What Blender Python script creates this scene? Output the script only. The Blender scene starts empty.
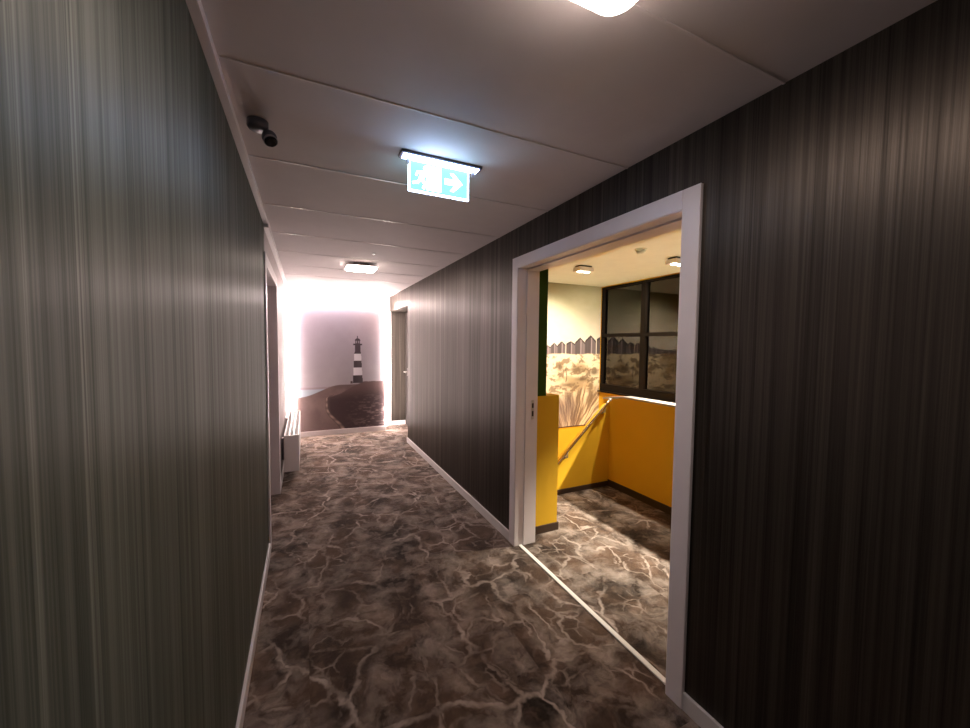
import bpy, bmesh, math, random
import numpy as np
from mathutils import Vector, Matrix
random.seed(4)
SC = bpy.context.scene
COL = SC.collection

# ------------------------------------------------------------------ dimensions (metres)
XL, XR, ZC = -0.26, 1.455, 2.43          # corridor side walls, ceiling
YB, YF = -5.0, 7.32                      # corridor ends
WT = 0.16                                # wall thickness
YN, YE = 5.95, 7.32                      # side niche at the far right
ZN, XN = 2.15, 1.74
DY0, DY1, DZ = 1.13, 2.505, 2.125         # stairwell doorway
LY0, LY1, LZ = 3.24, 4.40, 2.13          # door in the left wall
PX, PY, PZ = 3.04, 3.22, 1.0             # stair parapets
SX, SY, SY0 = 4.03, 4.50, 0.88           # stairwell window wall, mural wall, near wall

# ------------------------------------------------------------------ materials
def nodes(name):
    m = bpy.data.materials.new(name); m.use_nodes = True
    nt = m.node_tree; b = nt.nodes['Principled BSDF']
    return m, nt, b
def N(nt, t, **kw):
    n = nt.nodes.new(t)
    for k, v in kw.items():
        if k in n.inputs.keys(): n.inputs[k].default_value = v
        else: setattr(n, k, v)
    return n
def L(nt, a, b): nt.links.new(a, b)
def plain(name, c, rough=0.5, metal=0.0, spec=0.5, bump=0.0, bscale=200, var=0.06):
    m, nt, b = nodes(name)
    tc = N(nt, 'ShaderNodeNewGeometry')
    nz = N(nt, 'ShaderNodeTexNoise', Scale=7.0, Detail=4.0)
    L(nt, tc.outputs['Position'], nz.inputs['Vector'])
    mx = N(nt, 'ShaderNodeMix', data_type='RGBA')
    mx.inputs['A'].default_value = (*[v*(1-var) for v in c], 1)
    mx.inputs['B'].default_value = (*[min(1, v*(1+var)) for v in c], 1)
    L(nt, nz.outputs['Fac'], mx.inputs['Factor']); L(nt, mx.outputs['Result'], b.inputs['Base Color'])
    b.inputs['Roughness'].default_value = rough; b.inputs['Metallic'].default_value = metal
    b.inputs['Specular IOR Level'].default_value = spec
    if bump:
        n2 = N(nt, 'ShaderNodeTexNoise', Scale=bscale, Detail=2.0)
        L(nt, tc.outputs['Position'], n2.inputs['Vector'])
        bp = N(nt, 'ShaderNodeBump', Strength=bump, Distance=0.002)
        L(nt, n2.outputs['Fac'], bp.inputs['Height']); L(nt, bp.outputs['Normal'], b.inputs['Normal'])
    return m
def emit(name, c, s):
    m, nt, b = nodes(name)
    b.inputs['Base Color'].default_value = (*[0.8*v for v in c], 1)
    b.inputs['Emission Color'].default_value = (*c, 1); b.inputs['Emission Strength'].default_value = s
    return m
def wallpaper(name, dark, light, rough=0.42, aniso=0.75, spec=0.5, tint=(1, .86, .74, 1)):
    m, nt, b = nodes(name)
    g = N(nt, 'ShaderNodeNewGeometry')
    def stripe(s, zs, det=2.0):
        mp = N(nt, 'ShaderNodeMapping'); mp.inputs['Scale'].default_value = (s, s, zs)
        L(nt, g.outputs['Position'], mp.inputs['Vector'])
        n = N(nt, 'ShaderNodeTexNoise', Scale=1.0, Detail=det, Roughness=0.6); L(nt, mp.outputs['Vector'], n.inputs['Vector'])
        return n
    a, f, c = stripe(45, 0.25, 3.0), stripe(210, 1.2), stripe(9, 0.1)
    r1 = N(nt, 'ShaderNodeMapRange'); r1.inputs['From Min'].default_value = .35; r1.inputs['From Max'].default_value = .72
    L(nt, a.outputs['Fac'], r1.inputs['Value'])
    r2 = N(nt, 'ShaderNodeMapRange'); r2.inputs['From Min'].default_value = .3; r2.inputs['From Max'].default_value = .8
    L(nt, f.outputs['Fac'], r2.inputs['Value'])
    ad = N(nt, 'ShaderNodeMath', operation='MULTIPLY_ADD'); ad.inputs[1].default_value = .45
    L(nt, r2.outputs['Result'], ad.inputs[0])
    m2 = N(nt, 'ShaderNodeMath', operation='MULTIPLY'); m2.inputs[1].default_value = .55
    L(nt, r1.outputs['Result'], m2.inputs[0]); L(nt, m2.outputs[0], ad.inputs[2])
    m3 = N(nt, 'ShaderNodeMath', operation='MULTIPLY'); L(nt, ad.outputs[0], m3.inputs[0])
    r3 = N(nt, 'ShaderNodeMapRange'); r3.inputs['From Min'].default_value = .3; r3.inputs['From Max'].default_value = .7
    r3.inputs['To Min'].default_value = .6; r3.inputs['To Max'].default_value = 1.25
    L(nt, c.outputs['Fac'], r3.inputs['Value']); L(nt, r3.outputs['Result'], m3.inputs[1])
    t = stripe(26, 0.03, 0.0)
    r4 = N(nt, 'ShaderNodeMapRange'); r4.inputs['From Min'].default_value = .70; r4.inputs['From Max'].default_value = .74
    r4.inputs['To Max'].default_value = .9; L(nt, t.outputs['Fac'], r4.inputs['Value'])
    r5 = N(nt, 'ShaderNodeMath', operation='MULTIPLY'); L(nt, r4.outputs['Result'], r5.inputs[0]); L(nt, r2.outputs['Result'], r5.inputs[1])
    m4 = N(nt, 'ShaderNodeMath', operation='ADD'); L(nt, m3.outputs[0], m4.inputs[0]); L(nt, r5.outputs[0], m4.inputs[1]); m3 = m4
    mx = N(nt, 'ShaderNodeMix', data_type='RGBA', clamp_factor=False); mx.inputs['A'].default_value = (*dark, 1); mx.inputs['B'].default_value = (*light, 1)
    L(nt, m3.outputs[0], mx.inputs['Factor']); L(nt, mx.outputs['Result'], b.inputs['Base Color'])
    rr = N(nt, 'ShaderNodeMapRange'); rr.inputs['To Min'].default_value = rough+.1; rr.inputs['To Max'].default_value = rough-.06
    L(nt, ad.outputs[0], rr.inputs['Value']); L(nt, rr.outputs['Result'], b.inputs['Roughness'])
    sl_ = N(nt, 'ShaderNodeMapRange', clamp=False); sl_.inputs['To Min'].default_value = .55*spec; sl_.inputs['To Max'].default_value = 1.7*spec
    L(nt, m3.outputs[0], sl_.inputs['Value']); L(nt, sl_.outputs['Result'], b.inputs['Specular IOR Level'])
    b.inputs['Specular Tint'].default_value = tint
    b.inputs['Anisotropic'].default_value = aniso
    tg = N(nt, 'ShaderNodeTangent', direction_type='RADIAL', axis='Z'); L(nt, tg.outputs['Tangent'], b.inputs['Tangent'])
    b.inputs['Anisotropic Rotation'].default_value = 0.0
    bp = N(nt, 'ShaderNodeBump', Strength=0.25, Distance=0.0012); L(nt, ad.outputs[0], bp.inputs['Height']); L(nt, bp.outputs['Normal'], b.inputs['Normal'])
    return m
def carpet(name):
    m, nt, b = nodes(name)
    g = N(nt, 'ShaderNodeNewGeometry')
    # carpet tiles: every 0.5 m tile shifts the pattern
    sep = N(nt, 'ShaderNodeSeparateXYZ'); L(nt, g.outputs['Position'], sep.inputs[0])
    sc = N(nt, 'ShaderNodeVectorMath', operation='MULTIPLY'); sc.inputs[1].default_value = (2.0, 2.0, 0)
    L(nt, g.outputs['Position'], sc.inputs[0])
    fl = N(nt, 'ShaderNodeVectorMath', operation='FLOOR'); L(nt, sc.outputs[0], fl.inputs[0])
    wn = N(nt, 'ShaderNodeTexWhiteNoise', noise_dimensions='3D'); L(nt, fl.outputs[0], wn.inputs['Vector'])
    sh = N(nt, 'ShaderNodeVectorMath', operation='SCALE'); sh.inputs['Scale'].default_value = 0.05; L(nt, wn.outputs['Color'], sh.inputs[0])
    p0 = N(nt, 'ShaderNodeVectorMath', operation='ADD'); L(nt, g.outputs['Position'], p0.inputs[0]); L(nt, sh.outputs[0], p0.inputs[1])
    def warp(src, scale, amt):
        n = N(nt, 'ShaderNodeTexNoise', Scale=scale, Detail=4.0, Roughness=.6); L(nt, src, n.inputs['Vector'])
        s = N(nt, 'ShaderNodeVectorMath', operation='SUBTRACT'); L(nt, n.outputs['Color'], s.inputs[0]); s.inputs[1].default_value = (.5, .5, .5)
        k = N(nt, 'ShaderNodeVectorMath', operation='SCALE'); k.inputs['Scale'].default_value = amt; L(nt, s.outputs[0], k.inputs[0])
        a = N(nt, 'ShaderNodeVectorMath', operation='ADD'); L(nt, src, a.inputs[0]); L(nt, k.outputs[0], a.inputs[1]); return a.outputs[0]
    w = warp(p0.outputs[0], 3.0, .26)
    w2 = warp(w, 11.0, .045)
    def vein(src, scale, width, sy=1.0):
        mp = N(nt, 'ShaderNodeMapping'); mp.inputs['Scale'].default_value = (1, sy, 0); mp.inputs['Rotation'].default_value = (0, 0, .5); L(nt, src, mp.inputs['Vector'])
        v = N(nt, 'ShaderNodeTexVoronoi', feature='DISTANCE_TO_EDGE', voronoi_dimensions='2D', Scale=scale); L(nt, mp.outputs[0], v.inputs['Vector'])
        r = N(nt, 'ShaderNodeMapRange', interpolation_type='SMOOTHERSTEP'); r.inputs['From Min'].default_value = 0; r.inputs['From Max'].default_value = width
        r.inputs['To Min'].default_value = 1; r.inputs['To Max'].default_value = 0
        L(nt, v.outputs['Distance'], r.inputs['Value']); return r.outputs['Result']
    def nfac(src, scale, lo, hi, det=4.0):
        n = N(nt, 'ShaderNodeTexNoise', Scale=scale, Detail=det, Roughness=.62); L(nt, src, n.inputs['Vector'])
        r = N(nt, 'ShaderNodeMapRange'); r.inputs['From Min'].default_value = lo; r.inputs['From Max'].default_value = hi; L(nt, n.outputs['Fac'], r.inputs['Value'])
        return r.outputs['Result']
    def mul(a, c):
        x = N(nt, 'ShaderNodeMath', operation='MULTIPLY')
        L(nt, a, x.inputs[0])
        if isinstance(c, float): x.inputs[1].default_value = c
        else: L(nt, c, x.inputs[1])
        return x.outputs[0]
    def mx2(a, c):
        x = N(nt, 'ShaderNodeMath', operation='MAXIMUM'); L(nt, a, x.inputs[0]); L(nt, c, x.inputs[1]); return x.outputs[0]
    v1 = mul(vein(w2, 2.2, .045, .8), nfac(p0.outputs[0], 3.4, .40, .64))
    v2 = mul(vein(w2, 5.2, .08, .75), nfac(p0.outputs[0], 2.6, .46, .66))
    v3 = mul(mul(vein(w2, 11.0, .16), nfac(w, 4.0, .50, .68)), 0.6)
    soft = mul(mul(vein(w2, 2.6, .38, .8), nfac(w2, 8.0, .40, .68, 7.0)), .7)
    veins = mx2(mx2(v1, mul(v2, .85)), mx2(v3, soft))
    haze = mul(nfac(w2, 6.5, .50, .74, 8.0), .65)
    fib = nfac(g.outputs['Position'], 420.0, .3, .7, 2.0)
    base = N(nt, 'ShaderNodeValToRGB'); e = base.color_ramp.elements
    e[0].position = .2; e[0].color = CARPET[0]; e[1].position = .85; e[1].color = CARPET[1]
    L(nt, nfac(w, 2.6, .25, .75, 6.0), base.inputs['Fac'])
    m1 = N(nt, 'ShaderNodeMix', data_type='RGBA'); m1.inputs['B'].default_value = CARPET[2]
    L(nt, haze, m1.inputs['Factor']); L(nt, base.outputs['Color'], m1.inputs['A'])
    m2 = N(nt, 'ShaderNodeMix', data_type='RGBA'); m2.inputs['B'].default_value = CARPET[3]
    L(nt, mul(veins, .8), m2.inputs['Factor']); L(nt, m1.outputs['Result'], m2.inputs['A'])
    m3 = N(nt, 'ShaderNodeMix', data_type='RGBA', blend_type='MULTIPLY'); m3.inputs['Factor'].default_value = .45
    L(nt, m2.outputs['Result'], m3.inputs['A']); L(nt, fib, m3.inputs['B'])
    L(nt, m3.outputs['Result'], b.inputs['Base Color'])
    b.inputs['Roughness'].default_value = .95; b.inputs['Specular IOR Level'].default_value = .15
    b.inputs['Sheen Weight'].default_value = .10; b.inputs['Sheen Roughness'].default_value = .45; b.inputs['Sheen Tint'].default_value = (1, .88, .80, 1)
    bp = N(nt, 'ShaderNodeBump', Strength=.5, Distance=.004); L(nt, fib, bp.inputs['Height']); L(nt, bp.outputs['Normal'], b.inputs['Normal'])
    return m
CARPET = [(.014, .0078, .0045, 1), (.125, .075, .049, 1), (.30, .205, .155, 1), (.70, .585, .51, 1)]
def painted(name, rough=.5):
    m, nt, b = nodes(name)
    a = N(nt, 'ShaderNodeVertexColor', layer_name='print'); L(nt, a.outputs['Color'], b.inputs['Base Color'])
    b.inputs['Roughness'].default_value = rough; b.inputs['Specular IOR Level'].default_value = .3
    return m
def glass(name):
    m, nt, b = nodes(name)
    b.inputs['Base Color'].default_value = (1, 1, 1, 1)
    tr = N(nt, 'ShaderNodeBsdfTransparent'); tr.inputs['Color'].default_value = (.55, .56, .56, 1)
    gl = N(nt, 'ShaderNodeBsdfGlossy', Roughness=0.012); gl.inputs['Color'].default_value = (1, .97, .94, 1)
    fr = N(nt, 'ShaderNodeFresnel', IOR=1.68)
    mx = N(nt, 'ShaderNodeMixShader'); L(nt, fr.outputs[0], mx.inputs[0]); L(nt, tr.outputs[0], mx.inputs[1]); L(nt, gl.outputs[0], mx.inputs[2])
    L(nt, mx.outputs[0], nt.nodes['Material Output'].inputs['Surface'])
    return m

M = {}
M['paper_lit'] = wallpaper('striped_wallpaper_lit', (.040, .048, .040), (.18, .198, .168), rough=.48, aniso=.8, spec=.9, tint=(.95, 1, .95, 1))  # same paper as the right wall, with the light on it put into the colour
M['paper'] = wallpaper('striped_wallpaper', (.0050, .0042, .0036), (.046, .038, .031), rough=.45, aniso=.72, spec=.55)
M['carpet'] = carpet('marbled_carpet')
M['ceil'] = plain('ceiling_panel', (.66, .60, .60), .75, bump=.1, bscale=300)
M['batten'] = plain('ceiling_profile', (.69, .63, .63), .35)
M['wallwhite'] = plain('white_led_glow', (.75, .70, .69), .6)  # white colour carries the LED glow that a dark wall would swallow
M['wallmauve'] = plain('mauve_led_glow', (.46, .40, .40), .5)  # pale colour stands for the LED light grazing the left wall
M['white'] = plain('white_lacquer', (.80, .74, .76), .4)
M['skirt'] = plain('white_skirting', (.70, .66, .66), .4)
M['rad'] = plain('radiator_enamel', (.78, .74, .73), .35)
M['grille'] = plain('radiator_slot_shade', (.10, .09, .085), .5)
M['black'] = plain('black_plastic', (.012, .012, .013), .3)
M['dgrey'] = plain('dark_grey_plastic', (.10, .10, .12), .4)
M['grey'] = plain('grey_plastic', (.35, .33, .34), .45)
M['steel'] = plain('brushed_steel', (.62, .60, .58), .28, 1.0)
M['rail'] = plain('warm_steel_rail', (.72, .60, .42), .25, 1.0)
M['yellow'] = plain('yellow_paint', (.74, .43, .012), .7, bump=.12, bscale=260, var=.03)
M['green'] = plain('dark_green_paint', (.035, .075, .010), .8, spec=.15, bump=.12, bscale=260)
M['cream'] = plain('cream_ceiling_paint', (.82, .86, .76), .8, bump=.05)
M['cap'] = plain('pale_cap', (.46, .43, .39), .5)
M['brown'] = plain('dark_brown_skirting', (.045, .024, .014), .5)
M['frame'] = plain('dark_window_frame', (.010, .007, .005), .6, spec=.08)
M['glass'] = glass('night_glass')
M['door'] = plain('dark_door_leaf', (.03, .026, .024), .4)
M['mauve'] = plain('mauve_door_leaf', (.46, .39, .39), .5)
M['print'] = painted('printed_mural')
M['lens'] = plain('camera_lens', (.004, .004, .005), .06)
M['strip'] = plain('white_threshold_metal', (.85, .83, .80), .35)
M['lamp'] = emit('lamp_diffuser', (1.0, .82, .72), 29.0)
M['globe'] = emit('fill_globe', (1.0, .88, .66), 520.0)  # emission of the added stairwell fill globe
M['led'] = emit('led_light', (1.0, .83, .78), 82.0)
M['spot'] = emit('spot_lens', (1.0, .90, .72), 30.0)
M['sign_white'] = emit('sign_white', (.58, .72, 1.0), 14.0)
M['sign_green'] = emit('sign_green', (.22, 1.0, .85), 1.7)
M['sign_glow'] = emit('sign_lamp', (.34, .46, 1.0), 14.0)
M['greenled'] = emit('green_light', (.35, .9, .65), .6)
M['redled'] = emit('indicator_light', (1, .9, .85), 3.0)

# ------------------------------------------------------------------ mesh helpers
class MB:
    def __init__(s): s.bm = bmesh.new()
    def box(s, a, b, bev=0.0):
        a, b = [min(p, q) for p, q in zip(a, b)], [max(p, q) for p, q in zip(a, b)]
        t = bmesh.new(); bmesh.ops.create_cube(t, size=1)
        for v in t.verts: v.co = Vector([(a[i]+b[i])/2 + v.co[i]*(b[i]-a[i]) for i in range(3)])
        if bev: bmesh.ops.bevel(t, geom=t.edges[:], offset=bev, segments=2, affect='EDGES', profile=.7)
        s._add(t); return s
    def _add(s, t, M_=None):
        if M_ is not None: t.transform(M_)
        me = bpy.data.meshes.new('t'); t.to_mesh(me); t.free(); s.bm.from_mesh(me); bpy.data.meshes.remove(me)
    def prism(s, poly, axis, a, b):
        """extrude a 2D polygon along an axis (0 x, 1 y, 2 z) from a to b"""
        o = [i for i in range(3) if i != axis]
        vs = []
        for k in (a, b):
            row = []
            for p in poly:
                c = [0, 0, 0]; c[axis] = k; c[o[0]] = p[0]; c[o[1]] = p[1]; row.append(s.bm.verts.new(c))
            vs.append(row)
        n = len(poly)
        s.bm.faces.new(vs[0]); s.bm.faces.new(vs[1][::-1])
        for i in range(n): s.bm.faces.new([vs[0][i], vs[1][i], vs[1][(i+1) % n], vs[0][(i+1) % n]])
        return s
    def lathe(s, prof, loc=(0, 0, 0), seg=40, rot=None):
        t = bmesh.new(); rings = []
        for r, z in prof:
            if r < 1e-6: rings.append([t.verts.new((0, 0, z))])
            else: rings.append([t.verts.new((r*math.cos(2*math.pi*k/seg), r*math.sin(2*math.pi*k/seg), z)) for k in range(seg)])
        for A, B in zip(rings, rings[1:]):
            for k in range(seg):
                k2 = (k+1) % seg
                if len(A) == 1 and len(B) == 1: continue
                if len(A) == 1: t.faces.new([A[0], B[k], B[k2]])
                elif len(B) == 1: t.faces.new([A[k], A[k2], B[0]])
                else: t.faces.new([A[k], A[k2], B[k2], B[k]])
        for R in (rings[0], rings[-1]):
            if len(R) > 1: t.faces.new(R)
        for f in t.faces: f.smooth = len(f.verts) < 6
        Mx = Matrix.Translation(loc)
        if rot is not None: Mx = Mx @ rot
        s._add(t, Mx); return s
    def tube(s, pts, r, seg=14):
        pts = [Vector(p) for p in pts]; rings = []
        for i, p in enumerate(pts):
            d = (pts[min(i+1, len(pts)-1)] - pts[max(i-1, 0)]).normalized()
            q = d.to_track_quat('Z', 'Y')
            rings.append([s.bm.verts.new(p + q @ Vector((r*math.cos(2*math.pi*k/seg), r*math.sin(2*math.pi*k/seg), 0))) for k in range(seg)])
        for A, B in zip(rings, rings[1:]):
            for k in range(seg):
                f = s.bm.faces.new([A[k], A[(k+1) % seg], B[(k+1) % seg], B[k]]); f.smooth = True
        s.bm.faces.new(rings[0]); s.bm.faces.new(rings[-1]); return s
    def ball(s, c, r, sc=(1, 1, 1)):
        t = bmesh.new(); bmesh.ops.create_uvsphere(t, u_segments=28, v_segments=18, radius=r)
        for f in t.faces: f.smooth = True
        s._add(t, Matrix.Translation(c) @ Matrix.Diagonal((*sc, 1))); return s
    def build(s, name, m, parent=None, bev=0.0):
        bmesh.ops.recalc_face_normals(s.bm, faces=s.bm.faces[:])
        me = bpy.data.meshes.new(name); s.bm.to_mesh(me); s.bm.free()
        me.materials.append(m)
        o = bpy.data.objects.new(name, me); COL.objects.link(o)
        if parent is not None:
            o.parent = parent
            o.matrix_parent_inverse = Matrix.Translation(parent_loc(parent)).inverted()
        if bev:
            md = o.modifiers.new('bevel', 'BEVEL'); md.width = bev; md.segments = 2; md.limit_method = 'ANGLE'
        return o
def parent_loc(p):
    v = Vector(p.location)
    return v + (parent_loc(p.parent) + p.matrix_parent_inverse.translation if p.parent else Vector())
def tag(o, label=None, cat=None, group=None, kind=None):
    if label: o['label'] = label
    if cat: o['category'] = cat
    if group: o['group'] = group
    if kind: o['kind'] = kind
    return o
def thing(name, loc, label, cat, group=None, kind=None):
    o = bpy.data.objects.new(name, None); COL.objects.link(o); o.location = loc; o.empty_display_size = .05
    return tag(o, label, cat, group, kind)
def S(mb, name, m, label, cat): return tag(mb.build(name, m), label, cat, kind='structure')
def box(a, b, bev=0.0): return MB().box(a, b, bev)

# ------------------------------------------------------------------ the corridor shell
S(box((XL-.45, YB-.1, -.12), (XR+.02, YF+.1, 0)).box((XR+.02, YN, -.12), (XN+.1, YF+.1, 0)), 'floor', M['carpet'],
  'brown marbled corridor carpet with pale veins', 'floor')
S(box((XR+.02, SY0-.1, -.12), (PX+.11, PY+.1, 0)), 'floor_landing', M['carpet'], 'lighter lit marbled carpet on the stair landing', 'floor')
c = S(box((XL-.45, YB-.1, ZC), (XR+.0, YF+.1, ZC+.12)), 'ceiling', M['ceil'], 'greyish white panelled corridor ceiling with cross seams', 'ceiling')
for k in range(-9, 9):
    y = 1.462 + .686*k
    if YB < y < YF-.2:
        MB().box((XL+.03, y-.004, ZC-.0028), (XR, y+.004, ZC)).build('panel_seam', M['batten'], c)

wl = MB()
wl.box((XL-.14, YB, 0), (XL, LY0, ZC))
S(box((XL-.14, LY1, 0), (XL, YF, ZC)).box((XL-.14, LY0, LZ), (XL, LY1, ZC)), 'wall_left_far', M['wallmauve'], 'left wall coloured pale mauve for the LED glow, around the door and behind the radiator', 'wall')
S(wl, 'wall_left', M['paper_lit'], 'left corridor wall in fine striped wallpaper, its colour lightened for the light on it', 'wall')
wr = MB()
wr.box((XR, YB, 0), (XR+WT, DY0, ZC)).box((XR, DY1, 0), (XR+WT, YN, ZC)).box((XR, DY0, DZ), (XR+WT, DY1, ZC)).box((XR, YN, ZN), (XR+WT, YF, ZC))
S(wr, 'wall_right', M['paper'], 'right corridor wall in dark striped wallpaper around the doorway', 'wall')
S(box((XL-.45, YF, 0), (XR+.02, YF+.1, ZC)), 'wall_far', M['wallwhite'], 'far corridor wall coloured white for the LED glow behind the lighthouse mural', 'wall')
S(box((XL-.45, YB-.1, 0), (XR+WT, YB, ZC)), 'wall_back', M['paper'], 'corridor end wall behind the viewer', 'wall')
S(box((XR+.02, YF, 0), (XN+.2, YF+.1, ZC)).box((XR+WT, YN-.1, 0), (XN+.2, YN, ZC)).box((XR+WT, YN, ZN), (XN+.2, YF, ZC)).box((XN+.06, YN, 0), (XN+.2, 6.2, ZN)),
  'wall_niche', M['paper'], 'dark striped side niche at the far right corner', 'wall')
# skirtings
def skirt_x(x, y0, y1, s, name, m=None, h=.07, lab='white skirting', t=.014):
    S(box((x, y0, 0), (x+s*t, y1, h), .003), name, m or M['skirt'], lab, 'skirting')
skirt_x(XL, YB, LY0-.08, 1, 'baseboard_left', h=.075, lab='narrow white skirting along the near left wall')
skirt_x(XL, LY1+.08, YF, 1, 'baseboard_left_far', h=.075, lab='white skirting behind the radiator on the left wall')
skirt_x(XR, YB, DY0-.08, -1, 'baseboard_right', h=.075, lab='white skirting right of the white doorway')
skirt_x(XR, DY1+.08, YN, -1, 'baseboard_right_far', h=.075, lab='white skirting running from doorway to the far corner')
S(box((XR, YF-.014, 0), (XN+.05, YF, .08), .003), 'baseboard_niche', M['skirt'], 'short white skirting in the far right niche', 'skirting')
# ceiling trims on the left
S(box((XL, YB, ZC-.03), (XL+.028, 3.2, ZC), .002), 'trim_1', M['white'], 'slim pale ceiling edge trim along the near left wall', 'trim')
S(box((XL, 3.2, ZC-.055), (XL+.032, 6.2, ZC), .003), 'trim_2', M['white'], 'deeper white ceiling edge box above the left door', 'trim')

# ------------------------------------------------------------------ doorways
def casing(mb, x, s, y0, y1, z, w, t):
    """flat door casing on a wall face x protruding s*t, opening y0..y1, height z"""
    mb.box((x, y0-w, 0), (x+s*t, y0, z+w)).box((x, y1, 0), (x+s*t, y1+w, z+w)).box((x, y0, z), (x+s*t, y1, z+w))
d1 = thing('door_1', (XR, DY0, 0), 'white framed open doorway to the yellow stairwell', 'door', kind='structure')
mb = MB(); casing(mb, XR, -1, DY0, DY1, DZ, .08, .018); mb.build('casing', M['white'], d1, bev=.003)
mb = MB(); j = .004
mb.box((XR-.016, DY0, 0), (XR+WT+.01, DY0+j, DZ)).box((XR-.016, DY1-j, 0), (XR+WT+.01, DY1, DZ)).box((XR-.016, DY0+j, DZ-j), (XR+WT+.01, DY1-j, DZ))
mb.box((XR+.06, DY1-j-.010, 0), (XR+WT+.008, DY1-j, DZ-j)).box((XR+.06, DY0+j, 0), (XR+WT+.008, DY0+j+.010, DZ-j)).box((XR+.06, DY0+j, DZ-j-.010), (XR+WT+.008, DY1-j, DZ-j))
mb.build('jamb', M['white'], d1, bev=.002)
st = MB().box((XR+.112, DY1-j-.012, .98), (XR+.136, DY1-j-.009, 1.13), .001).build('strike_plate', M['steel'], d1)
MB().box((XR+.117, DY1-j-.0135, 1.07), (XR+.131, DY1-j-.011, 1.105)).box((XR+.117, DY1-j-.0135, 1.005), (XR+.131, DY1-j-.011, 1.045)).build('latch_hole', M['black'], st)
# the open door leaf folded back against the stairwell wall, hidden by the right jamb
lf = MB().box((XR+WT+.02, DY0-.035, .01), (XR+WT+1.30, DY0+.005, DZ-.02), .003).build('door_leaf', M['white'], d1)
MB().tube([(2.80, DY0+.005, 1.05), (2.80, DY0+.05, 1.05), (2.68, DY0+.05, 1.05)], .01).build('door_handle', M['steel'], lf)
MB().box((XR+WT+.012, 1.46, DZ+.018), (XR+WT+.03, 1.50, DZ+.04)).tube([(XR+WT+.02, 1.48, DZ+.03), (1.735, 1.30, DZ+.034), (1.86, 1.14, DZ+.02)], .008).build('closer_arm', M['dgrey'], d1)
tag(box((XR+.020, DY0+j+.002, 0), (XR+.048, DY1-j-.002, .007), .002).build('threshold_strip', M['strip']),
    'thin white metal strip across the carpet in the doorway', 'threshold strip')

d2 = thing('door_2', (XL, LY0, 0), 'white framed closed door deep in the left wall', 'door', kind='structure')
mb = MB(); casing(mb, XL, 1, LY0, LY1, LZ, .07, .012); mb.build('casing', M['white'], d2, bev=.003)
mb = MB(); mb.box((XL-.14, LY0, 0), (XL+.012, LY0+.02, LZ)).box((XL-.14, LY1-.02, 0), (XL+.012, LY1, LZ)).box((XL-.14, LY0+.02, LZ-.02), (XL+.012, LY1-.02, LZ)); mb.build('jamb', M['white'], d2)
lf = MB().box((XL-.14, LY0+.02, .005), (XL-.10, LY1-.02, LZ-.02)).build('door_leaf', M['mauve'], d2)
MB().tube([(XL-.10, LY0+.10, 1.05), (XL-.055, LY0+.10, 1.05), (XL-.055, LY0+.22, 1.05)], .009).build('door_handle', M['steel'], lf)

d3 = thing('door_3', (XN, 6.2, 0), 'dark closed door in the far right niche', 'door', kind='structure')
lf = MB().box((XN, 6.2, .005), (XN+.05, YF-.03, ZN)).build('door_leaf', M['door'], d3)
hd = MB().tube([(XN, 7.12, 1.03), (XN-.068, 7.12, 1.03), (XN-.07, 6.99, 1.026)], .011).box((XN-.006, 7.10, .95), (XN, 7.14, 1.10), .002).build('door_handle', M['steel'], lf)

# ------------------------------------------------------------------ the stairwell shell
ZB = -2.6
S(box((XR+WT, SY, ZB), (SX+.3, SY+.1, ZC)), 'wall_stair_mural', M['yellow'], 'yellow stairwell wall below the dune mural', 'wall')
WY0, WY1, WZ0, WZ1 = 2.20, 4.47, .885, 2.415     # window opening
mb = MB(); mb.box((SX, SY0, ZB), (SX+.2, SY, WZ0)).box((SX, SY0, WZ1), (SX+.2, SY, ZC)).box((SX, SY0, WZ0), (SX+.2, WY0, WZ1)).box((SX, WY1, WZ0), (SX+.2, SY, WZ1))
S(mb, 'wall_stair_window', M['yellow'], 'yellow stairwell wall under the dark window', 'wall')
S(box((XR+WT, SY0-.1, ZB), (SX+.2, SY0, ZC)), 'wall_stair_near', M['green'], 'dark green near stairwell wall behind the open door', 'wall')
S(box((XR+WT, DY1+.2, ZB), (XR+WT+.02, SY, ZC)), 'wall_stair_corridor', M['yellow'], 'stairwell side of the corridor wall', 'wall')
S(box((XR+WT, SY0-.1, ZC), (SX+.2, SY+.1, ZC+.1)), 'ceiling_stairwell', M['cream'], 'cream stairwell ceiling', 'ceiling')
S(box((XR+WT, SY0, ZB-.1), (SX, SY, ZB)), 'floor_stairwell_lower', M['carpet'], 'lower storey floor of the stairwell', 'floor')
# green and yellow return wall left of the doorway
S(box((XR+WT, 2.6, 1.14), (1.775, 2.72, ZC)), 'wall_stair_green', M['green'], 'dark green upper strip of wall beside the doorway', 'wall')
S(box((XR+WT, 2.6, 0), (1.905, 2.72, 1.14)), 'wall_stair_yellow', M['yellow'], 'short yellow half height wall beside the doorway', 'wall')
S(box((XR+WT+.01, 2.588, 0), (1.917, 2.6, .065), .002).box((1.905, 2.6, 0), (1.917, 2.72, .065)), 'baseboard_stair', M['brown'], 'brown skirting of the half height yellow wall', 'skirting')
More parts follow.
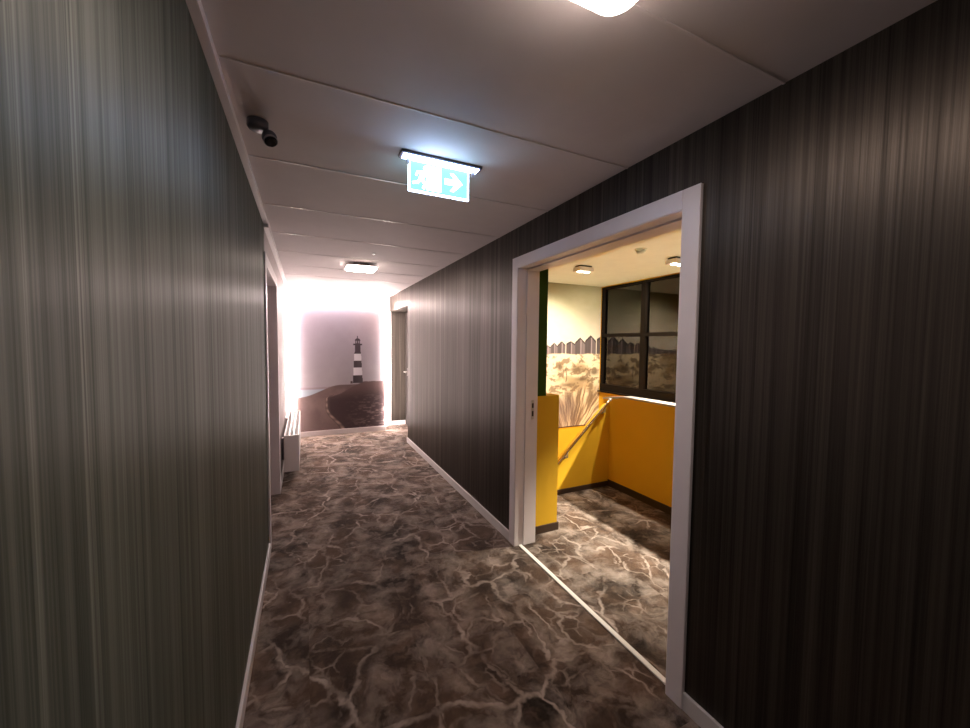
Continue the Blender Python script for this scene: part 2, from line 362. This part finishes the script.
# stair parapets: one behind the landing, one sloping down with the flight
b = thing('stair_balustrade', (PX, 2.2, 0), 'yellow stair balustrade wall with thin white cap and sloping end under the window', 'balustrade')
mb = MB().prism([(SY0+.01, 0), (PY+.1, 0), (PY+.1, .955), (3.02, 1.0), (SY0+.01, 1.0)], 0, PX, PX+.1)
mb.box((PX, SY0+.01, ZB), (PX+.1, PY+.1, 0)); mb.build('wall_panel', M['yellow'], b)
MB().prism([(SY0+.01, 1.0), (3.02, 1.0), (PY+.1, .955), (PY+.1, .973), (3.02, 1.018), (SY0+.01, 1.018)], 0, PX-.008, PX+.108).build('cap', M['cap'], b)
MB().box((PX-.012, SY0+.01, 0), (PX, PY-.012, .07)).build('skirting', M['brown'], b)
b2 = b
sl = (.925-.385)/(2.985-2.385)
def ztop(x): return .915 + (x-2.985)*sl
x0 = 2.985-.915/sl
MB().prism([(2.05, 0), (PX, 0), (PX, .915), (2.985, .915), (2.05, max(.05, ztop(2.05)))], 1, PY, PY+.035).box((1.642, PY, ZB), (PX, PY+.1, 0)).build('sloping_panel', M['yellow'], b2)
MB().box((1.642, PY-.012, 0), (PX-.012, PY, .05)).build('skirting', M['brown'], b2)
hr = thing('handrail', (2.7, PY-.05, 0), 'warm metal handrail sloping along the yellow stair wall', 'handrail')
def zr(x): return .955 + (x-2.985)*sl
MB().tube([(2.02, PY-.055, zr(2.02)), (2.96, PY-.055, zr(2.96)), (2.985, PY-.055, .963)], .014).build('rail', M['rail'], hr)
MB().ball((2.99, PY-.055, .966), .019, (1, 1, .9)).build('end_cap', M['skirt'], hr)
for x in (2.44, 2.93):
    MB().tube([(x, PY, zr(x)-.075), (x, PY-.05, zr(x)-.07), (x, PY-.055, zr(x)-.01)], .008).lathe([(0, 0), (.022, 0), (.022, .006), (0, .006)], (x, PY, zr(x)-.075), 20, Matrix.Rotation(math.pi/2, 4, 'X')).build('bracket', M['steel'], hr)

# ------------------------------------------------------------------ the window (night outside)
w = thing('window_1', (SX, 3.4, WZ0), 'dark framed stairwell window at night with mirror-like panes', 'window', kind='structure')
fx0, fx1 = SX-.015, SX+.06
ys = [WY0, 2.93, 3.695, WY1]
mb = MB()
mb.box((fx0, WY0, WZ0), (fx1, WY1, WZ0+.10)).box((fx0, WY0, WZ1-.025), (fx1, WY1, WZ1))
mb.box((fx0+.002, WY1-.034, WZ0+.001), (fx1-.002, WY1-.001, WZ1-.001)).box((fx0+.002, WY0+.001, WZ0+.001), (fx1-.002, WY0+.06, WZ1-.001))
for y in (2.93, 3.695): mb.box((fx0+.004, y-.036, WZ0+.05), (fx1-.004, y+.036, WZ1-.01))
mb.box((fx0+.006, WY0+.01, 1.680), (fx1-.006, WY1-.01, 1.730))
mb.build('window_frame', M['frame'], w)
for i in range(3):
    for z0, z1 in ((WZ0+.06, 1.70), (1.70, WZ1)):
        MB().box((SX+.030, ys[i], z0+.002), (SX+.036, ys[i+1]-.002, z1-.002)).build('pane', M['glass'], w)
MB().box((SX-.06, WY0, WZ0-.02), (SX, WY1, WZ0), .003).build('window_sill', M['frame'], w)

# ------------------------------------------------------------------ printed murals: one flat print each, coloured vertex by vertex
def vnoise(x, y, seed=0):
    xi, yi = np.floor(x).astype(np.int64), np.floor(y).astype(np.int64)
    fx, fy = x-xi, y-yi; fx = fx*fx*(3-2*fx); fy = fy*fy*(3-2*fy)
    def h(a, b_):
        n = (a*374761393 + b_*668265263 + seed*2246822519) & 0xffffffff
        n = ((n ^ (n >> 13))*1274126177) & 0xffffffff
        return ((n ^ (n >> 16)) & 0xffff)/65535.
    return (h(xi, yi)*(1-fx)+h(xi+1, yi)*fx)*(1-fy)+(h(xi, yi+1)*(1-fx)+h(xi+1, yi+1)*fx)*fy
def fbm(x, y, seed=0, o=5):
    t, a, s = 0, .5, 0
    for k in range(o): t = t+a*vnoise(x*2**k, y*2**k, seed+k); s += a; a *= .55
    return t/s
def sst(a, b_, x): t = np.clip((x-a)/(b_-a), 0, 1); return t*t*(3-2*t)
def lerp(c, d, t): return c*(1-t[..., None])+np.array(d)*t[..., None]
def print_grid(name, x0, x1, z0, z1, y, step, fn, parent, back):
    nx, nz = int((x1-x0)/step)+1, int((z1-z0)/step)+1
    X, Z = np.meshgrid(np.linspace(x0, x1, nx), np.linspace(z0, z1, nz))
    co = np.stack([X, np.full_like(X, y), Z], -1).reshape(-1, 3)
    i = np.arange(nx*nz).reshape(nz, nx)
    q = np.stack([i[:-1, :-1], i[:-1, 1:], i[1:, 1:], i[1:, :-1]], -1).reshape(-1, 4)
    me = bpy.data.meshes.new(name)
    me.vertices.add(len(co)); me.vertices.foreach_set('co', co.ravel().astype(np.float32))
    me.loops.add(q.size); me.loops.foreach_set('vertex_index', q.ravel().astype(np.int32))
    me.polygons.add(len(q)); me.polygons.foreach_set('loop_start', np.arange(0, q.size, 4, dtype=np.int32))
    me.update(calc_edges=True); me.validate()
    at = me.color_attributes.new('print', 'FLOAT_COLOR', 'POINT')
    c_ = np.clip(fn(X, Z), 0, 1).reshape(-1, 3)
    at.data.foreach_set('color', np.concatenate([c_, np.ones((len(c_), 1))], 1).ravel().astype(np.float32))
    me.materials.append(M['print'])
    o = bpy.data.objects.new(name, me); COL.objects.link(o); o.parent = parent
    o.matrix_parent_inverse = Matrix.Translation(parent.location).inverted()
    return o

def lighthouse(X, Z):
    n1 = fbm(X*3, Z*3, 1); n2 = fbm(X*14, Z*40, 5); n3 = fbm(X*5, Z*5, 9)
    c_ = np.zeros(X.shape+(3,)); t = sst(.7, 2.3, Z)
    c_ = lerp(np.broadcast_to(np.array([.36, .335, .355]), c_.shape), (.34, .31, .38), t)
    c_ = lerp(c_, (.44, .34, .33), .55*sst(.5, 1.3, X)*sst(1.0, 2.0, Z)+.0*t)
    c_ = c_*(.93+.16*n3)[..., None]
    # far dunes, sea and beach
    hz = .775+.03*sst(.1, .85, X)
    far = sst(hz+.030+.02*fbm(X*9, X*0, 3)+.006, hz+.024+.02*fbm(X*9, X*0, 3), Z)
    c_ = lerp(c_, (.30, .25, .27), far)
    sea = sst(hz+.008, hz, Z); c_ = lerp(c_, (.34, .40, .46), sea)
    shore = .655+.19*sst(-.1, .55, X)
    beach = sst(shore+.006, shore-.006, Z)
    c_ = lerp(c_, (.135, .095, .09), beach); c_ = lerp(c_, (.20, .145, .135), beach*sst(.35, .7, n1)*.8)
    # dike rising to the right with dark field
    ridge = .80+.085*sst(.35, .95, X)+.012*fbm(X*12, X*0, 7)
    path = .325+.10*sst(.62, .70, Z)+.26*sst(.50, .05, Z)**1.3
    left = path+np.where(Z > .64, (Z-.64)*1.9, 0)
    dike = sst(ridge+.004, ridge-.004, Z)*sst(left-.02, left+.05, X)
    c_ = lerp(c_, (.050, .032, .034), dike)
    c_ = lerp(c_, (.135, .09, .085), dike*np.clip(sst(.55, .86, Z-.05*(X-.6))*.9, 0, 1))
    st_ = dike*sst(.50, .72, n2)*sst(.5, 1.25, X)*sst(.80, .35, Z); c_ = lerp(c_, (.21, .16, .15), st_*.85)
    # curving line of groyne posts
    d = np.abs(X-path); pw = .026+.036*sst(.6, .1, Z)
    post = sst(pw, pw*.6, d)*sst(.70, .66, Z)
    bead = .5+.5*np.cos(Z*62)
    c_ = lerp(c_, (.045, .032, .034), post*.9); c_ = lerp(c_, (.36, .27, .23), post*(.3+.6*bead)*sst(pw*.8, pw*.1, np.abs(X-path+.006)))
    # the lighthouse: black and white bands, gallery and lantern
    xc = .822; zb, zt = .868, 1.64
    f = np.clip((Z-zb)/(1.44-zb), 0, 1); hw = .083-.031*f
    body = (np.abs(X-xc) < hw) & (Z > zb) & (Z < 1.41)
    dark = ((Z < 1.00) | ((Z > 1.135) & (Z < 1.25)) | (Z > 1.375))
    sh = np.clip(.5+(X-xc)/hw*.5, 0, 1)
    col = np.where(dark[..., None], np.array([.045, .033, .04])+.03*sh[..., None], np.array([.78, .76, .80])-.12*sh[..., None])
    c_ = np.where(body[..., None], col, c_)
    gal = ((np.abs(X-xc) < .072) & (Z > 1.52) & (Z < 1.545)) | ((np.abs(X-xc) < .046) & (Z >= 1.40) & (Z < 1.525)) | ((np.abs(X-xc) < .040) & (Z >= 1.545) & (Z < 1.605))
    dome = ((X-xc)**2/.045**2+(Z-1.605)**2/.035**2 < 1) & (Z > 1.6)
    mast = (np.abs(X-xc) < .006) & (Z > 1.6) & (Z < 1.68)
    c_ = np.where((gal | dome | mast)[..., None], np.array([.05, .036, .045]), c_)
    glassy = (np.abs(np.abs(X-xc)-.018) < .008) & (Z > 1.555) & (Z < 1.595)
    c_ = np.where(glassy[..., None], np.array([.30, .27, .30]), c_)
    hut = (X > .70) & (X < .735) & (Z > .86) & (Z < .90)
    return np.where(hut[..., None], np.array([.09, .06, .06]), c_)

MX0, MX1, MZ0, MZ1, MYF = -.165, 1.286, .085, 2.26, 6.93
m = thing('lighthouse_mural', (.6, MYF, 0), 'backlit wall panel printed with a striped lighthouse on a beach', 'mural')
MB().box((MX0, MYF+.002, 0), (MX1, MYF+.10, MZ1)).build('panel', M['mauve'], m)
print_grid('printed_picture', MX0, MX1, MZ0, MZ1, MYF, .007, lighthouse, m, 0)
MB().box((MX0, MYF-.014, 0), (MX1+.01, MYF+.0, MZ0), .003).build('skirting', M['skirt'], m)
# led strips along the panel edges
def led(name, a, b_, label):
    o = thing(name, ((a[0]+b_[0])/2, (a[1]+b_[1])/2, a[2]), label, 'led strip', 'LED strips around the lighthouse mural')
    MB().box(a, b_).build('light_diffuser', M['led'], o)
    return o
def channel(o, a, b_): MB().box(a, b_).build('metal_channel', M['white'], o)
ly0, ly1 = MYF-.06, MYF+.06
o = led('led_strip', (MX0-.030, MYF-.038, .09), (MX0-.004, ly1, MZ1-.005), 'glowing vertical LED strip left of the lighthouse mural'); channel(o, (MX0-.012, ly1, .0), (MX0-.004, ly1+.01, MZ1))
o = led('led_strip', (MX1+.012, MYF-.036, .09), (MX1+.05, ly1, MZ1-.005), 'glowing vertical LED strip right of the lighthouse mural'); channel(o, (MX1+.004, ly1, .0), (MX1+.020, ly1+.01, MZ1))
o = led('led_strip', (MX0, ly0, MZ1+.004), (MX1, ly1, MZ1+.04), 'glowing horizontal LED strip above the lighthouse mural'); channel(o, (MX0, ly1, MZ1+.000), (MX1, ly1+.01, MZ1+.012))

def dunes(X, Z):
    c_ = np.zeros(X.shape+(3,))
    t = sst(1.4, 2.43, Z); n = fbm(X*1.6, Z*2.6, 21)
    c_ = lerp(np.broadcast_to(np.array([.72, .63, .52]), c_.shape), (.36, .33, .20), np.clip(t*1.1+(n-.5)*.7, 0, 1))
    c_ = lerp(c_, (.80, .74, .64), .7*sst(.55, .75, n)*sst(2.2, 1.6, Z))
    # row of beach huts receding to the left
    s = np.clip((X-2.3)/(4.07-2.3), 0, 1)
    zb = 1.43
    k = np.zeros_like(X); hh = np.zeros_like(X); col = np.zeros(X.shape)
    x = 4.2; i = 0
    while x > 2.0:
        wd = .24*max(.18, (x-2.3)/1.9); h = .30*max(.25, (x-2.3)/1.77)
        u = (x-X)/wd; ins = (u >= 0) & (u < 1)
        roof = h*(.70+.60*np.clip(np.minimum(u, 1-u), 0, .5)*(1 if i % 3 else .6))
        m_ = ins & (Z > zb-.012) & (Z < zb+roof)
        side = (u < .42)
        tone = .9+.35*random.random()
        v_ = np.where(side, 1.25*tone, .75*tone)
        v_ = np.where(Z > zb+roof-.035*h/.3, .42, v_)
        v_ = np.where((np.abs(u-.42) < .05) & (Z < zb+roof*.9), 2.6, v_)
        col = np.where(m_, v_, col); k = np.where(m_, 1, k)
        x -= wd*(1.0 if i % 3 else 1.06); i += 1
    boards = .85+.3*vnoise(X*70, Z*2, 31)
    c_ = np.where((k > 0)[..., None], np.array([.135, .105, .105])*(col*boards)[..., None], c_)
    # dunes: pale sand with marram grass
    wx = fbm(X*4, Z*6, 3)-.5; wz = fbm(X*5, Z*5, 8)-.5
    g0 = fbm(X*2.0+wx, Z*5.0, 41); g2 = fbm(X*6+2*wx, Z*17+3*wz, 61, 6); g3 = fbm(X*34, Z*40, 91, 3)
    gr = sst(zb+.012, zb-.012, Z+.03*(fbm(X*6, X*0, 77)-.5))
    far_ = sst(1.05, 1.40, Z)
    sand = lerp(np.broadcast_to(np.array([.84, .70, .48]), c_.shape), (.50, .36, .20), sst(.42, .66, g0))
    tuft = sst(.50, .60, g2*.75+g3*.25)
    sand = lerp(sand, (.23, .15, .085), tuft*.85)
    ang = np.arctan2(X-3.5-.06*wx, Z-.10+.05*wz); rad = np.hypot(X-3.5, Z-.10)
    gs = fbm(ang*13+20, rad*2.6, 51, 5); gs2 = fbm(ang*44+30, rad*5, 57, 3)
    low = sst(1.00, .82, Z+.30*(g2-.5)+.10*np.abs(X-3.75))
    grass = lerp(np.broadcast_to(np.array([.20, .135, .085]), c_.shape), (.82, .66, .46), sst(.36, .64, gs*.65+gs2*.35))
    bush = np.exp(-((((X-3.42)/.20)**2+((Z-.60)/.24)**2))**1.5)
    grass = lerp(grass, (.15, .10, .10), np.clip(bush, 0, 1)*(.95-.5*gs2))
    sand = sand*(1-low[..., None])+grass*low[..., None]
    for bx, bz, rx, rz in ((3.62, 1.20, .17, .05), (3.30, 1.24, .06, .06), (3.70, 1.06, .12, .04), (3.92, 1.16, .10, .05), (3.45, .98, .16, .04)):
        bb = np.exp(-(((X-bx)/rx)**2+((Z-bz)/rz)**2)*1.3)*(.5+.9*gs); sand = lerp(sand, (.16, .105, .06), np.clip(bb, 0, .9))
    stem = (np.abs(X-3.41-.01*np.sin(Z*30)) < .007) & (Z > 1.02) & (Z < 1.25)
    sand = np.where(stem[..., None], np.array([.13, .09, .05]), sand)
    return c_*(1-gr[..., None])+sand*gr[..., None]
dm = thing('dune_mural', (3.2, SY, .37), 'printed mural of beach huts and grassy dunes on the stairwell wall', 'mural')
print_grid('printed_picture', XR+WT+.03, SX-.002, .375, ZC-.001, SY-.006, .0065, dunes, dm, 0)
MB().box((XR+WT+.03, SY-.005, .375), (SX-.002, SY, ZC-.001)).build('backing', M['cream'], dm)
MB().box((XR+WT+.03, SY-.012, .362), (SX-.002, SY, .375)).build('edge_trim', M['brown'], dm)

# ------------------------------------------------------------------ radiator
r = thing('radiator', (-.15, 5.6, .1), 'low white convector radiator on the left wall near the mural', 'radiator')
RX0, RX1, RY0, RY1, RZ0, RZ1 = -.225, -.075, 4.76, 6.45, .105, .515
MB().box((RX0, RY0, RZ0), (RX1, RY1, RZ1-.012), .004).build('casing', M['rad'], r)
mb = MB()
for x0_, x1_ in ((RX0, RX0+.012), (RX0+.045, RX0+.057), (RX0+.092, RX0+.104), (RX1-.012, RX1)): mb.box((x0_, RY0, RZ1-.012), (x1_, RY1, RZ1))
mb.box((RX0, RY0, RZ1-.012), (RX1, RY0+.02, RZ1)).box((RX0, RY1-.02, RZ1-.012), (RX1, RY1, RZ1))
mb.build('top_frame', M['rad'], r)
mb = MB()
for k in range(84):
    y = RY0+.03+k*.0197; mb.box((RX0+.012, y, RZ1-.0115), (RX1-.012, y+.003, RZ1-.008))
mb.build('top_grille', M['rad'], r)
MB().box((RX0+.01, RY0+.02, RZ1-.0125), (RX1-.01, RY1-.02, RZ1-.0113)).build('slot_shade', M['grille'], r)  # dark sheet painted as the shade inside the top slots
for y in (RY0+.2, RY1-.2): MB().box((XL, y-.02, .2), (RX0+.002, y+.02, .45)).build('wall_bracket', M['grey'], r)
MB().tube([(-.15, RY1-.08, RZ0+.01), (-.15, RY1-.08, .0)], .009).build('pipe', M['rad'], r)

# ------------------------------------------------------------------ ceiling lamps of the corridor
def ceiling_lamp(loc, label):
    o = thing('ceiling_lamp', loc, label, 'ceiling lamp', 'square ceiling lamps along the corridor')
    def rsq(h, rc):
        return [(sx*(h-rc)+rc*math.cos(a), sy*(h-rc)+rc*math.sin(a)) for sx, sy, a0 in ((1, 1, 0), (-1, 1, 90), (-1, -1, 180), (1, -1, 270)) for a in [math.radians(a0+90*k/8) for k in range(9)]]
    def stack(mb, levels):
        rows = [[mb.bm.verts.new((loc[0]+p[0], loc[1]+p[1], loc[2]+z)) for p in rsq(h, rc)] for h, rc, z in levels]
        for A, B in zip(rows, rows[1:]):
            for k in range(len(A)): mb.bm.faces.new([A[k], A[(k+1) % len(A)], B[(k+1) % len(A)], B[k]])
        mb.bm.faces.new(rows[0]); mb.bm.faces.new(rows[-1]); return mb
    stack(MB(), [(.085, .03, 0), (.085, .03, -.03), (.080, .03, -.034)]).build('base', M['grey'], o)
    stack(MB(), [(.158, .05, -.0335), (.160, .05, -.036), (.158, .05, -.042)]).build('rim', M['skirt'], o)
    stack(MB(), [(.155, .05, -.042), (.160, .055, -.047), (.158, .055, -.053), (.150, .052, -.058), (.13, .05, -.060)]).build('diffuser', M['lamp'], o)
    return o
for (x, y, lab) in ((.572, .628, 'bright square ceiling lamp at the top edge of view above the camera'), (.575, 4.50, 'small glowing square ceiling lamp at the far corridor end')):
    ceiling_lamp((x, y, ZC), lab)

# ------------------------------------------------------------------ stairwell spotlights and detector
def twin_spot(x, y, label, aim, energy, angle, blend=.5):
    o = thing('twin_spotlight', (x, y, ZC), label, 'spotlight', 'square twin spotlights on the stairwell ceiling')
    MB().box((x-.075, y-.05, ZC-.018), (x+.075, y+.05, ZC), .002).build('mount_plate', M['black'], o)
    h = MB().box((x-.095, y-.06, ZC-.062), (x+.095, y+.06, ZC-.018), .004).build('housing', M['rad'], o)
    for dx in (-.045, .045):
        MB().lathe([(0, 0), (.030, 0), (.030, -.005), (.024, -.007), (0, -.008)], (x+dx, y, ZC-.062), 24).build('spot_lens', M['spot'], h)
    la = bpy.data.lights.new('spot_beam', 'SPOT'); la.energy = energy; la.spot_size = math.radians(angle); la.spot_blend = blend
    la.color = (1, .90, .74); la.shadow_soft_size = .03
    lo = bpy.data.objects.new('spot_beam', la); COL.objects.link(lo)
    lo.location = (0, 0, -.085); lo.parent = o
    d = Vector(aim)-Vector((x, y, ZC-.085)); lo.rotation_euler = d.to_track_quat('-Z', 'Y').to_euler()
twin_spot(2.80, 3.42, 'white twin spotlight with black plate above the yellow stair wall', (2.95, 4.5, .95), 150, 104, .55)
twin_spot(3.36, 2.68, 'white twin spotlight half hidden by the right door casing', (3.9, 4.0, .3), 170, 125, .4)
twin_spot(3.93, 1.95, 'added twin spotlight, unseen behind the right door casing', (2.85, 2.25, 0), 1450, 60, .85)  # added out of view so the parapet shadow falls across the landing
fill_lamp = thing('added_fill_lamp', (SX, 1.6, -1.0), 'added unseen fill globe down on the lower stair flight', 'fill lamp')  # added out of view to brighten the stairwell ceiling from below
MB().lathe([(0, 0), (.07, 0), (.07, .02), (0, .02)], (SX, 1.6, -1.0), 28, Matrix.Rotation(-math.pi/2, 4, 'Y')).build('base', M['grey'], fill_lamp)
MB().ball((SX-.105, 1.6, -1.0), .09).build('globe', M['globe'], fill_lamp)
sd = thing('smoke_detector', (2.763, 2.585, ZC), 'round pale smoke detector on the stairwell ceiling', 'smoke detector')
MB().lathe([(0, 0), (.05, 0), (.05, -.018), (0, -.018)], (2.763, 2.585, ZC)).build('base', M['cream'], sd)
MB().lathe([(0, -.018), (.04, -.018), (.036, -.04), (.02, -.048), (0, -.048)], (2.763, 2.585, ZC)).build('cover', M['cream'], sd)

# ------------------------------------------------------------------ exit sign
EX0, EX1, EY = .405, .805, 1.80
e = thing('exit_sign', (.605, EY, ZC), 'glowing green and white exit sign hanging from the ceiling', 'exit sign')
MB().box((EX0, EY-.035, ZC-.012), (EX1, EY+.035, ZC), .002).build('ceiling_plate', M['dgrey'], e)
MB().box((EX0+.012, EY-.026, ZC-.016), (EX1-.012, EY+.026, ZC-.012)).build('light_bar', M['sign_glow'], e)
for x in (EX0+.03, EX1-.045): MB().box((x, EY-.006, ZC-.05), (x+.014, EY+.006, ZC-.018)).build('bracket', M['steel'], e)
PX0, PX1, PZ0, PZ1 = .443, .745, 2.262, 2.408
p = MB().box((PX0, EY-.004, PZ0), (PX1, EY+.004, PZ1)).build('sign_panel', M['sign_white'], e)
bd = .008
y0_ = EY-.0052
MB().box((PX0+bd, y0_, PZ0+bd), (PX1-bd, EY+.0052, PZ1-bd)).build('green_field', M['sign_green'], p)
mb = MB()
cx = PX0+.085; cz = (PZ0+PZ1)/2
def flat(poly): mb.prism([(q[0], q[1]) for q in poly], 1, y0_-.001, y0_)
def rect(x0_, z0_, x1_, z1_): flat([(x0_, z0_), (x1_, z0_), (x1_, z1_), (x0_, z1_)])
def limb(a, b_, w_):
    a, b_ = Vector(a), Vector(b_); d = (b_-a).normalized()*1; n_ = Vector((-d.y, d.x))*w_/2
    flat([tuple(a+n_), tuple(a-n_), tuple(b_-n_), tuple(b_+n_)])
# doorway, running figure, arrow to the right
rect(cx+.000, cz-.056, cx+.072, cz+.056)
limb((cx-.012, cz+.022), (cx-.026, cz-.012), .024)
limb((cx-.026, cz-.010), (cx-.006, cz-.030), .012); limb((cx-.006, cz-.030), (cx-.016, cz-.054), .011)
limb((cx-.028, cz-.012), (cx-.046, cz-.032), .012); limb((cx-.046, cz-.030), (cx-.066, cz-.034), .010)
limb((cx-.010, cz+.020), (cx+.012, cz+.004), .009); limb((cx-.014, cz+.022), (cx-.040, cz+.020), .009); limb((cx-.040, cz+.022), (cx-.050, cz+.002), .008)
flat([(cx-.003+.012*math.cos(t_*math.pi/8), cz+.040+.012*math.sin(t_*math.pi/8)) for t_ in range(16)])
ax = PX1-.083
rect(ax-.042, cz-.013, ax+.008, cz+.013)
flat([(ax+.004, cz-.042), (ax+.048, cz), (ax+.004, cz+.042), (ax-.016, cz+.042), (ax+.014, cz+.008), (ax+.014, cz-.008), (ax-.016, cz-.042)])
mb.build('pictogram', M['sign_white'], p)

# ------------------------------------------------------------------ security camera
kx, ky = -.160, 1.81
k = thing('security_camera', (kx, ky, ZC), 'small grey turret security camera on the ceiling by the left wall', 'security camera')
MB().lathe([(0, 0), (.038, 0), (.038, -.024), (.033, -.032), (0, -.033)], (kx, ky, ZC)).build('base', M['dgrey'], k)
hp = Vector((kx+.040, ky+.005, ZC-.052))
h = MB().ball(hp, .028).build('turret', M['dgrey'], k)
d = Vector((.25, -.45, -.85)).normalized(); q = d.to_track_quat('Z', 'Y').to_matrix().to_4x4()
MB().lathe([(.021, .014), (.024, .025), (.018, .030), (.008, .028), (0, .028)], hp, 28, q).build('lens', M['lens'], h)
MB().lathe([(.025, .013), (.027, .021), (.0243, .023), (.024, .014)], hp, 28, q).build('lens_ring', M['grey'], h)
ld = thing('ceiling_sensor', (.62, 3.9, ZC), 'tiny white sensor dot on the ceiling before the far lamp', 'sensor')
MB().lathe([(0, 0), (.018, 0), (.016, -.006), (0, -.007)], (.62, 3.9, ZC), 20).build('housing', M['skirt'], ld)
MB().lathe([(0, -.007), (.010, -.0075), (0, -.013)], (.62, 3.9, ZC), 12).build('indicator', M['redled'], ld)

# ------------------------------------------------------------------ camera and view
cd = bpy.data.cameras.new('camera'); cam = bpy.data.objects.new('camera', cd); COL.objects.link(cam)
f = 383.0
v1 = Vector((305-485, 343-364, f)).normalized()
v2 = Vector((1300-485, 353-364, f)); v2 = (v2-v1*v2.dot(v1)).normalized()
v3 = v2.cross(v1); v3 = -v3 if v3.y > 0 else v3
R = Matrix((v2, v1, v3))                      # world from (right, down, forward)
right, down, fwd = R.col[0], R.col[1], R.col[2]
cam.matrix_world = Matrix(((right.x, -down.x, -fwd.x, 0), (right.y, -down.y, -fwd.y, 0), (right.z, -down.z, -fwd.z, 1.55), (0, 0, 0, 1)))
cd.sensor_width = 36; cd.lens = f/970*36; cd.clip_start = .01
SC.camera = cam
wd = bpy.data.worlds.new('night'); SC.world = wd; wd.use_nodes = True
wd.node_tree.nodes['Background'].inputs['Color'].default_value = (.004, .004, .006, 1)
vs = SC.view_settings; vs.view_transform = 'Standard'; vs.look = 'None'; vs.gamma = 1; vs.use_curve_mapping = False
vs.exposure = 0.0
SC.cycles.use_denoising = True
SC.cycles.max_bounces = 10; SC.cycles.diffuse_bounces = 5; SC.cycles.caustics_reflective = False
SC.cycles.sample_clamp_indirect = 6
